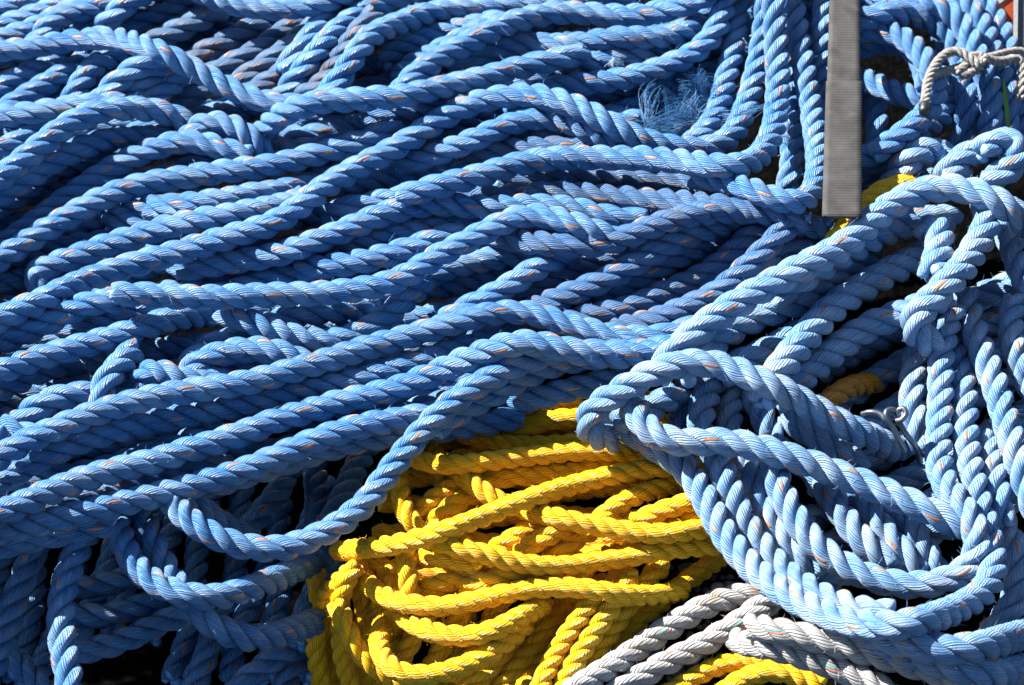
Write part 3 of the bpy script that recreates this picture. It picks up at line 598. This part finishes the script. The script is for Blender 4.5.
# --- grey ropes at the bottom
G0 = -100
rope('Y', 1, G0-10, "dirty fuzzy yellow rope left at the bottom edge under the grey ropes", (664,696),(684,684),(704,672),(724,663),(745,660),(772,662))
rope('Y', 1.5, G0-10, "dirty fuzzy yellow rope right at the bottom edge under the grey ropes", (716,698),(730,686),(748,676),(769,671),(792,674),(822,686))
rope('G', 3, G0, "tan-dusted grey rope lying on the gravel, teal and red flecks", (570,692),(588,681),(611,667),(638,649),(664,631),(688,616),(711,603),(734,596),(758,593),(784,594))
rope('G', 4, G0, "grey rope crossing towards the bottom edge beside the yellow fuzz", (612,696),(629,684),(658,667),(688,652),(711,640),(734,626),(753,611),(772,601),(798,596))
rope('G', 5, G0+120, "near-white rope, front of two running off the bottom at right", (736,640,-44),(744,644,-22),(757,646,-4),(772,647),(789,652),(806,658),(824,664),(842,670),(860,677),(880,686),(902,700))
rope('G', 6, G0+130, "near-white rope with teal flecks lying against the outermost blue loop", (752,626),(768,629),(798,634),(829,643),(859,650),(888,658),(917,667),(947,676),(985,690))

# --- the buried layer that the heap lies on, seen only through its gaps
for k in range(26):
    y0 = 30 + k * 20
    rope('B', 0.1 + k * 0.01, -33 - 7 * (k % 2), "unlit blue rope of the buried layer, seen only through gaps in the heap",
         *[(x, y0 - 0.22 * (x + 20) + 6 * math.sin(x * 0.021 + k * 1.9)) for x in range(-20, (840 if k < 11 else 640 if k < 20 else 420) + 5 * k, 60)])
for k in range(7):
    rope('P', 0.4 + k * 0.01, -62, "unlit pale rope of the buried layer, seen only through gaps in the bundle",
         *[(x, 640 - k * 36 - 0.5 * (x - 720) + 6 * math.sin(x * 0.02 + k)) for x in range(800 + 4 * k, 1080, 50)])
for k in range(5):
    rope('Z', 0.6 + k * 0.01, -42, "unlit blue rope at the back of the lashed coil, seen only through gaps",
         *[(x, 10 + k * 22 + 0.5 * (x - 940)) for x in range(936, 1060, 30)])
for k in range(9):
    rope('Y', 0.2 + k * 0.01, Y0 - 50 - 6 * (k % 2), "shaded yellow rope at the bottom of the yellow coil, seen only through gaps",
         *[(x, 418 + k * 22 - 0.06 * (x - 400) + 6 * math.sin(x * 0.025 + k * 2.1)) for x in range(405 - 6 * k, 690 - 6 * k, 40)])
for k in range(11):
    rope('B', 0.5 + k * 0.01, -310 - 8 * (k % 3), "unlit blue rope deep in the hollow at the lower left, seen only through gaps",
         *[(8 + k * 32 + 0.25 * (560 - y) + 8 * math.sin(y * 0.03 + k * 1.3), y) for y in range(480, 720 - 70 * (2 < k < 6), 40)])
for k in range(6):
    rope('Y', 0.3 + k * 0.01, Y0 - 220, "shaded yellow rope at the bottom of the yellow coil, seen only through gaps",
         *[(326 + k * 26 + 12 * math.sin(y * 0.02 + k * 1.7), y) for y in range(560 + 6 * k, 715, 35)])
for k in range(7):
    rope('Y', 0.4 + k * 0.01, Y0 - 95, "shaded yellow rope at the bottom of the yellow coil, seen only through gaps",
         *[(660 - k * 34 - 0.55 * (y - 560), y) for y in range(545 + 8 * k, 715, 35)])
# ------------------------------------------------------------ lay the ropes
NAME = dict(O='yellow_rope', D='blue_rope', Q='blue_rope', B='blue_rope', P='blue_rope', Z='blue_rope', K='blue_rope', Y='yellow_rope', G='grey_rope')
GROUP = dict(O='yellow ropes glimpsed in the bundle', D='blue ropes heaped across the pile', Q='weathered blue ropes of the bundle on the right', B='blue ropes heaped across the pile', P='weathered blue ropes of the bundle on the right', Z='blue ropes of the lashed coil',
             K='dirty blue ropes at the top', Y='yellow ropes of the coil', G='grey ropes at the bottom')
for kind, order, lift, label, pts in sorted(R, key=lambda q: q[1] + (-100 if q[0] in 'YGO' and q[2] < -20 else -300 if q[2] <= -180 else 0)):
    D = DIA[kind] * rng.uniform(0.97, 1.03)
    pts = list(pts)
    for end in (0, -1):                       # ends inside the heap tuck down between their neighbours
        if len(pts[end]) == 2 and 4 < pts[end][0] < 1020 and 4 < pts[end][1] < 681 and 1 < order: pts[end] = (*pts[end], -16)
    for end in (0, -1):                       # ropes cut by the frame run on outside it
        p, q = np.array(pts[end][:2], float), np.array(pts[1 if end == 0 else -2][:2], float)
        if p[0] < -4 or p[1] < -4:
            d_ = (p - q) / np.linalg.norm(p - q)
            ext = [tuple(p + d_ * t_) for t_ in ((140, 420) if p[0] < -4 else (60, 140))]
            pts = ext[::-1] + pts if end == 0 else pts + ext
    X, Y, w = settle(kind, lift, pts, D)
    k = len(X) // 2
    o = empty(NAME[kind], tuple(world(X[k], Y[k], w[k] - D / 2)))
    tag(o, label, 'rope', GROUP[kind])
    tr = {'Y': (), 'O': (), 'G': (('teal', 0.0), ('red', 0.085))}.get(kind, (('orange', 0.0),))
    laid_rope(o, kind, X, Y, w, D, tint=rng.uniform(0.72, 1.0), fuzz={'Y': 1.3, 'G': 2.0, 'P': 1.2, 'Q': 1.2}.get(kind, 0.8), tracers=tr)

# ------------------------------------------------------------ the cord lashed round the coil
CORD = [[(1034,56),(1018,50),(1002,55),(988,58),(972,62),(958,69),(946,71),(932,76)],
        [(960,76),(972,74),(984,64),(984,53),(975,52),(968,60),(964,72),(956,72,-4)],
        [(925,106),(926,92),(929,76),(938,60),(948,51),(957,49),(965,52),(971,60),(980,66,-4)],
        [(984,58),(1000,63),(1012,60),(1019,54),(1023,66),(1022,86),(1020,98,-6)]]
cl = [settle('C', 0, c) for c in CORD]
k0 = world(*[np.array(v[len(v) // 2]) for v in cl[1]])
cord = empty('lashing_cord', tuple(k0))
tag(cord, "beige cord knotted round the blue coil, its tail taped black", 'cord')
for c in cl: laid_rope(cord, 'C', *c, fuzz=1.0, tracers=())
def simple_tube(P, rad, m=12, cap=True):
    P = np.asarray(P); T, Nn, Bn = frames(P); n = len(P)
    rad = np.broadcast_to(np.asarray(rad, float), (n,))
    an = np.linspace(0, 2 * math.pi, m, endpoint=False)
    V = P[:, None, :] + rad[:, None, None] * (np.cos(an)[None, :, None] * Nn[:, None, :] + np.sin(an)[None, :, None] * Bn[:, None, :])
    F = [list(f) for f in tube_faces(n, m)]
    if cap: F += [list(range(m))[::-1], [(n - 1) * m + j for j in range(m)]]
    return V.reshape(-1, 3), F
def join(parts):
    V, F, b = [], [], 0
    for v, f in parts:
        V.append(np.asarray(v)); F += [[i + b for i in q] for q in f]; b += len(v)
    return np.vstack(V), F
p0 = world(cl[2][0][0], cl[2][1][0], cl[2][2][0]); p1 = world(cl[2][0][2], cl[2][1][2], cl[2][2][2])
d = (p0 - p1) / np.linalg.norm(p0 - p1)
tp = np.array([p0 - d * 0.002 + d * t for t in (0, .001, .004, .008, .012, .0135)])
v, f = simple_tube(tp, np.array([.0062, .0066, .0066, .0064, .006, .004]))
mesh_obj('tape', v, f, plain('black_tape', (0.01, 0.01, 0.012), 0.4), cord)

# ------------------------------------------------------------ the flat grey strap
def strap_mat():
    m, nt, p = new_mat('strap_webbing'); L = nt.links
    uv = nt.nodes.new('ShaderNodeUVMap'); uv.uv_map = 'UVMap'
    sep = nt.nodes.new('ShaderNodeSeparateXYZ'); L.new(uv.outputs[0], sep.inputs[0])
    rib = math_(nt, 'SINE', math_(nt, 'MULTIPLY', sep.outputs[1], 2 * math.pi / 0.0026))
    war = math_(nt, 'SINE', math_(nt, 'MULTIPLY', sep.outputs[0], 2 * math.pi / 0.003))
    geo = nt.nodes.new('ShaderNodeNewGeometry')
    n = nt.nodes.new('ShaderNodeTexNoise'); n.inputs['Scale'].default_value = 45; n.inputs['Detail'].default_value = 6
    L.new(geo.outputs['Position'], n.inputs['Vector'])
    c = mixc(nt, ramp(nt, n.outputs[0], 0.3, 0.7), (0.022, 0.0215, 0.021, 1), (0.048, 0.047, 0.046, 1))
    n2 = nt.nodes.new('ShaderNodeTexNoise'); n2.inputs['Scale'].default_value = 90; n2.inputs['Detail'].default_value = 3
    L.new(geo.outputs['Position'], n2.inputs['Vector'])
    c = mixc(nt, math_(nt, 'MULTIPLY', ramp(nt, n2.outputs[0], 0.62, 0.74), 0.5), c, (0.07, 0.065, 0.06, 1))
    c = mixc(nt, math_(nt, 'MULTIPLY', ramp(nt, rib, -0.2, -1.0), 0.12), c, (0.08, 0.08, 0.08, 1))
    L.new(c, p.inputs['Base Color']); p.inputs['Roughness'].default_value = 0.7; p.inputs['Specular IOR Level'].default_value = 0.15
    b = nt.nodes.new('ShaderNodeBump'); b.inputs['Strength'].default_value = 0.35; b.inputs['Distance'].default_value = 0.0004
    L.new(math_(nt, 'ADD', rib, math_(nt, 'MULTIPLY', war, 0.04)), b.inputs['Height']); L.new(b.outputs[0], p.inputs['Normal'])
    return m
MS = strap_mat()
ys = np.linspace(-20, 216, 60)
wl = np.array([max(top_w(844, y, 24), top_w(838, y, 24), top_w(852, y, 24)) for y in ys])
A = np.polyfit(ys, wl, 1); wl = np.polyval(A, ys) + max(0, (wl - np.polyval(A, ys)).max() * 0.8) + 3
st = empty('strap', tuple(world(*[np.array(q) for q in flat(842, 100, 0)], np.array(wl[30]))))
tag(st, "flat grey webbing strap hanging from the top edge over the blue ropes, lower half doubled", 'strap')
def strap_piece(y0, y1, xl, xr, th, dw, frayed=False):
    k = np.linspace(0, 1, 40); V = []; UV = []
    yy = y0 + (y1 - y0) * k
    ww = np.interp(yy, ys, wl) + dw
    cols = 7
    for layer in (1, 0):
        for i in range(40):
            for j in range(cols):
                t = j / (cols - 1)
                x = np.interp(yy[i], (-20, 216), xl) * (1 - t) + np.interp(yy[i], (-20, 216), xr) * t
                y = yy[i] + (rng.uniform(-2, 3) + (4 * t if frayed else 0) if (frayed and i == 39) else 0)
                wv = ww[i] + (0 if layer else -th) + (0 if 0 < j < cols - 1 else (-0.8 if layer else 0.8))
                Xv, Yv = flat(x, y, wv); V.append((Xv, Yv, wv)); UV.append((x / 1000, y / 1000))
    V = np.array(V); P = world(V[:, 0], V[:, 1], V[:, 2]); F = []; nn = 40 * cols
    for i in range(39):
        for j in range(cols - 1):
            a = i * cols + j
            F.append([a, a + cols, a + cols + 1, a + 1]); F.append([nn + a, nn + a + 1, nn + a + cols + 1, nn + a + cols])
        a = i * cols; F.append([a, nn + a, nn + a + cols, a + cols])
        a = i * cols + cols - 1; F.append([a, a + cols, nn + a + cols, nn + a])
    for j in range(cols - 1):
        a = 39 * cols + j; F.append([a, nn + a, nn + a + 1, a + 1]); F.append([j, j + 1, nn + j + 1, nn + j])
    uv = [UV[i] for q in F for i in q]
    return P, F, uv
v, f, uv = strap_piece(-20, 206, (830, 823), (860, 860.5), 3.0, 0)
mesh_obj('webbing', v, f, MS, st, uv)
v, f, uv = strap_piece(81, 216, (829, 822), (862, 862), 3.0, 3.6, True)
mesh_obj('doubled_end', v, f, MS, st, uv)

# ------------------------------------------------------------ frayed fibre
def fibre_blob(name, label, cx, cy, rx, ry, n, rad, lmin, lmax, mat, lift, depth=20, curl=0.9):
    parts_v, parts_f, b0 = [], [], 0
    locks = max(3, n // 34)
    for l in range(locks):
        ang = rng.uniform(0, 6.283); rr = math.sqrt(rng.uniform(0, 1))
        cpx = cx + rx * rr * math.cos(ang); cpy = cy + ry * rr * math.sin(ang)
        a0 = ang * 0.5 + 0.9 + rng.normal() * 0.8; turn = rng.normal() * curl; L0 = rng.uniform(lmin, lmax)
        zs = rng.uniform(-depth, depth) * (1 - rr * 0.6); zt = rng.normal() * 0.3; spread = rng.uniform(2.0, 6.0)
        for i in range(n // locks):
            k = 12; t = np.linspace(-0.5, 0.5, k)
            off = rng.normal(size=3) * spread * 0.5; fan = rng.normal() * 0.16
            w0 = base_w(cpy) + lift + zs + off[2]
            Xv, Yv = flat(cpx + off[0], cpy + off[1], w0)
            L_ = L0 * rng.uniform(0.6, 1.1); aa = a0 + turn * t * 2 + fan * t * 3 + 0.25 * np.sin(t * 9 + l)
            x = Xv + (np.cumsum(np.cos(aa)) - np.cos(aa).sum() / 2) * L_ / k; y = Yv + (np.cumsum(np.sin(aa)) - np.sin(aa).sum() / 2) * L_ / k
            wv = w0 + np.cumsum(np.full(k, zt)) * L_ / k + 4 * np.sin(t * 4 + l)
            V, F = simple_tube(world(x, y, wv), rad / 1000 * np.linspace(1, 0.6, k), 4, cap=False)
            parts_v.append(V); parts_f.append(np.array(F) + b0); b0 += len(V)
    V = np.vstack(parts_v); F = np.vstack(parts_f)
    o = mesh_obj(name, V, F, mat, None, uvs=np.tile((0.3, 0.4), (F.size, 1)))
    return tag(o, label, 'frayed rope')
MF = plain('blue_filaments', (0.035, 0.125, 0.27), 0.45, noise=0.3, scale=120)
MW = plain('pale_filaments', (0.27, 0.38, 0.52), 0.35, noise=0.3, scale=120)
fibre_blob('frayed_rope_end', "large tuft of frayed blue fibres nested between the ropes at upper centre", 672, 112, 60, 32, 3000, 0.32, 35, 95, MF, -29)
fibre_blob('frayed_fibres', "small white burst of frayed fibres in the shadow at the top middle", 617, 63, 11, 7, 60, 0.35, 6, 16, MW, 22, depth=5)

# ------------------------------------------------------------ shackle-like hook, grass, panel, pole
def tube_px(pts, rad, per=12):
    P = catmull(np.array([(p[0], p[1], p[2]) for p in pts], float), per)
    X, Y = flat(P[:, 0], P[:, 1], P[:, 2]); return simple_tube(world(X, Y, P[:, 2]), rad / 1000)
MH, nt, p = new_mat('galvanised_steel')
p.inputs['Base Color'].default_value = (0.13, 0.145, 0.165, 1); p.inputs['Metallic'].default_value = 0.8; p.inputs['Roughness'].default_value = 0.33
wz = base_w(430) + 34
hk = empty('metal_hook', tuple(world(*[np.array(q) for q in flat(900, 440, wz)], np.array(wz))))
tag(hk, "grey metal hook of bent rod in the dark gap beside the hanging ropes", 'hook')
v, f = tube_px([(862,414,wz-6),(870,412,wz),(880,414,wz+4),(886,420,wz+8)], 2.6)
v1, f1 = tube_px([(905,452,wz),(899,440,wz+6),(892,426,wz+10),(886,416,wz+12),(887,411,wz+10),(893,410,wz+7),(897,415,wz+3),(897,424,wz-2)], 2.9)
mesh_obj('hook_wire', *join([(v, f), (v1, f1)]), MH, hk)
v, f = tube_px([(893,421,wz+6),(901,420,wz+12),(906,414,wz+12),(904,409,wz+10),(899,410,wz+8),(899,420,wz+6),(906,434,wz+6),(914,444,wz+4),(919,452,wz-4),(920,462,wz-16)], 2.9)
mesh_obj('hook_eye', v, f, MH, hk)

wg = top_w(1007, 110, 14)
P = catmull(np.array([(1010,136,wg-10),(1008,120,wg),(1006,100,wg+10),(1004,84,wg+22),(1003,78,wg+26)], float), 8)
Wd = np.interp(np.linspace(0, 1, len(P)), (0, .5, 1), (2.2, 2.2, 0.2)); V = []; F = []
for i, q in enumerate(P):
    for sgn, dw in ((-1, 0), (0, -0.9), (1, 0)):
        X, Y = flat(q[0] + sgn * Wd[i], q[1], q[2] + dw); V.append(world(np.array(X), np.array(Y), np.array(q[2] + dw)))
    if i: 
        a = (i - 1) * 3; F += [[a, a + 1, a + 4, a + 3], [a + 1, a + 2, a + 5, a + 4]]
gr = mesh_obj('grass_blade', V, F, plain('grass', (0.10, 0.22, 0.02), 0.5))
tag(gr, "single green grass blade standing up against the lashed blue coil", 'grass blade')

def slab(pts, w0, w1, mat, name, parent):
    n = len(pts); V = []
    for wv in (w1, w0):
        for (x, y) in pts:
            X, Y = flat(x, y, wv); V.append(world(np.array(X), np.array(Y), np.array(wv)))
    F = [list(range(n))[::-1], [n + i for i in range(n)]] + [[i, (i + 1) % n, n + (i + 1) % n, n + i] for i in range(n)]
    return mesh_obj(name, V, F, mat, parent, smooth=False)
wp = base_w(20) - 10
pn = empty('red_panel', tuple(world(*[np.array(q) for q in flat(1008, 20, wp)], np.array(wp))))
tag(pn, "orange-red panel with a white corner behind the coil, top right corner", 'panel')
slab([(972,-30),(1060,-30),(1060,40),(1000,40)], wp - 8, wp, plain('red_paint', (0.40, 0.065, 0.02), 0.4, noise=0.15, scale=60), 'board', pn)
slab([(972,-30),(1012,-30),(1012,-6),(994,8)], wp - 2, wp + 1.5, plain('white_paint', (0.40, 0.40, 0.41), 0.5, noise=0.1), 'white_corner', pn)
pw = base_w(40) + 6
pl = empty('post', tuple(world(*[np.array(q) for q in flat(1018, 30, pw)], np.array(pw))))
tag(pl, "slim dark post with a pale front edge at the top right corner", 'post')
slab([(1018,-30),(1030,-30),(1029,48),(1017,48)], pw - 14, pw, plain('dark_metal', (0.07, 0.075, 0.085), 0.5, noise=0.2), 'bar', pl)
slab([(1014,-30),(1018.5,-30),(1017.5,46),(1013,46)], pw - 12, pw + 2, plain('pale_edge', (0.42, 0.40, 0.38), 0.5, noise=0.15), 'edge_strip', pl)

# ------------------------------------------------------------ ground with gravel
GZ = -152 / 1000 * math.sin(PITCH)
def ground_mat():
    m, nt, p = new_mat('gravelly_ground'); L = nt.links
    geo = nt.nodes.new('ShaderNodeNewGeometry')
    v = nt.nodes.new('ShaderNodeTexVoronoi'); v.inputs['Scale'].default_value = 130
    L.new(geo.outputs['Position'], v.inputs['Vector'])
    n = nt.nodes.new('ShaderNodeTexNoise'); n.inputs['Scale'].default_value = 60; n.inputs['Detail'].default_value = 8
    L.new(geo.outputs['Position'], n.inputs['Vector'])
    c = mixc(nt, ramp(nt, n.outputs[0], 0.35, 0.7), (0.001, 0.001, 0.001, 1), (0.0042, 0.004, 0.0038, 1))  # near-black base stands in for deep shade in the rope gaps
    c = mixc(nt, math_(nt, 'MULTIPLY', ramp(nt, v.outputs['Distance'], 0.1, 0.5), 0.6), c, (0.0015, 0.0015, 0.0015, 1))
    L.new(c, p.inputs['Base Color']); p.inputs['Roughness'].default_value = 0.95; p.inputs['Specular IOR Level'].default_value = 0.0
    b = nt.nodes.new('ShaderNodeBump'); b.inputs['Strength'].default_value = 0.8; b.inputs['Distance'].default_value = 0.004
    L.new(math_(nt, 'ADD', n.outputs[0], math_(nt, 'MULTIPLY', v.outputs['Distance'], -0.8)), b.inputs['Height']); L.new(b.outputs[0], p.inputs['Normal'])
    return m
xs_ = np.concatenate([[-40, -8, -2], np.linspace(-1, 1, 61), [2, 8, 40]]); gx, gy = np.meshgrid(xs_, xs_, indexing='ij')
gxp = gx * 1000 + 512                 # sunk round the grey ropes' strip, shaped so that the gaps stay dark
sst = lambda v: np.clip(v, 0, 1) ** 2 * (3 - 2 * np.clip(v, 0, 1))
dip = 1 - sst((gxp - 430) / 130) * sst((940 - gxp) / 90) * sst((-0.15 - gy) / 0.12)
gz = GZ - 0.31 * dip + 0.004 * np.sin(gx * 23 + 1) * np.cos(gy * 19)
ng = len(xs_); ii, jj = np.meshgrid(np.arange(ng - 1), np.arange(ng - 1), indexing='ij'); q0 = (ii * ng + jj).ravel()
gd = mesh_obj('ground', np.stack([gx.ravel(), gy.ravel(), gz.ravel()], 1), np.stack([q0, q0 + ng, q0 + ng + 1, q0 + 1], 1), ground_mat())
tag(gd, kind='structure')
# loose stones where the ground shows beside the grey ropes
def pebble(cx, cy, rad):
    wv = base_w(cy) - 150 + rad * 0.5
    X, Y = flat(cx, cy, wv); c = world(np.array(X), np.array(Y), np.array(wv)); c[2] = GZ + rad * 0.0003
    V, F = [], []; nu, nv_ = 8, 5; sc = np.array([rng.uniform(.8, 1.3), rng.uniform(.8, 1.3), rng.uniform(.5, .8)]) * rad / 1000
    for i in range(nv_ + 1):
        t = math.pi * i / nv_
        for j in range(nu):
            a = 2 * math.pi * j / nu; q = 1 + rng.uniform(-.13, .13)
            V.append(c + sc * q * np.array([math.sin(t) * math.cos(a), math.sin(t) * math.sin(a), math.cos(t)]))
    for i in range(nv_):
        for j in range(nu): F.append([i * nu + j, (i + 1) * nu + j, (i + 1) * nu + (j + 1) % nu, i * nu + (j + 1) % nu])
    return V, F
peb = [pebble(rng.uniform(600, 800), rng.uniform(545, 685), abs(rng.normal()) * 2.2 + 1.2) for _ in range(420)]
gv = mesh_obj('gravel', *join(peb), plain('stone', (0.06, 0.058, 0.056), 0.85, noise=0.7, scale=35, bump=0.001))
tag(gv, "dark grey gravel on the ground between yellow and grey ropes", 'gravel', kind='stuff')
for cx, cy, rr in ((717, 591, 6.5), (729, 589, 5.5)):
    o = mesh_obj('stone', *pebble(cx, cy, rr), plain('pale_stone', (0.22, 0.21, 0.20), 0.85, noise=0.3, scale=60))
    tag(o, "pale grey pebble, the %s of two lying behind the grey rope" % ('left' if cx < 720 else 'right'), 'stone', 'pale pebbles')

# ------------------------------------------------------------ light, sky, camera
def light_dir():
    v = SUN[0] * r_ax + SUN[1] * u_ax + SUN[2] * b_ax
    return v / np.linalg.norm(v)
SUN = (-0.62, 0.68, 0.20)            # towards the sun: right, up, towards the camera
sd = light_dir()
from mathutils import Vector, Matrix
sl = bpy.data.lights.new('sun', 'SUN'); sl.energy = 5.0; sl.angle = math.radians(0.5); sl.color = (1.0, 0.955, 0.88)
so = bpy.data.objects.new('sun', sl); col.objects.link(so)
so.rotation_euler = Vector(sd).to_track_quat('Z', 'Y').to_euler(); so.location = Vector(sd) * 5
wd = bpy.data.worlds.new('World'); scene.world = wd; wd.use_nodes = True
nt = wd.node_tree; bg = nt.nodes['Background']
sky = nt.nodes.new('ShaderNodeTexSky'); sky.sky_type = 'NISHITA'; sky.sun_disc = False; sky.air_density = 0.75; sky.dust_density = 0.4
sky.sun_elevation = math.asin(sd[2]); sky.sun_rotation = math.atan2(sd[0], sd[1])
nt.links.new(sky.outputs[0], bg.inputs[0]); bg.inputs[1].default_value = 0.05

cam = bpy.data.cameras.new('camera'); co = bpy.data.objects.new('camera', cam); col.objects.link(co)
m3 = Matrix((r_ax, u_ax, b_ax)).transposed()
co.matrix_world = Matrix.Translation(Vector(b_ax * DIST)) @ m3.to_4x4()
cam.sensor_width = 36.0; cam.sensor_fit = 'HORIZONTAL'
cam.lens = 36.0 * DIST / (W / 1000.0)
cam.clip_start = 0.05; cam.clip_end = 200
cam.dof.use_dof = True; cam.dof.focus_distance = DIST - 0.10; cam.dof.aperture_fstop = 12.0
scene.camera = co
scene.view_settings.view_transform = 'Standard'; scene.view_settings.look = 'None'
scene.view_settings.exposure = 2.1; scene.view_settings.gamma = 1.0
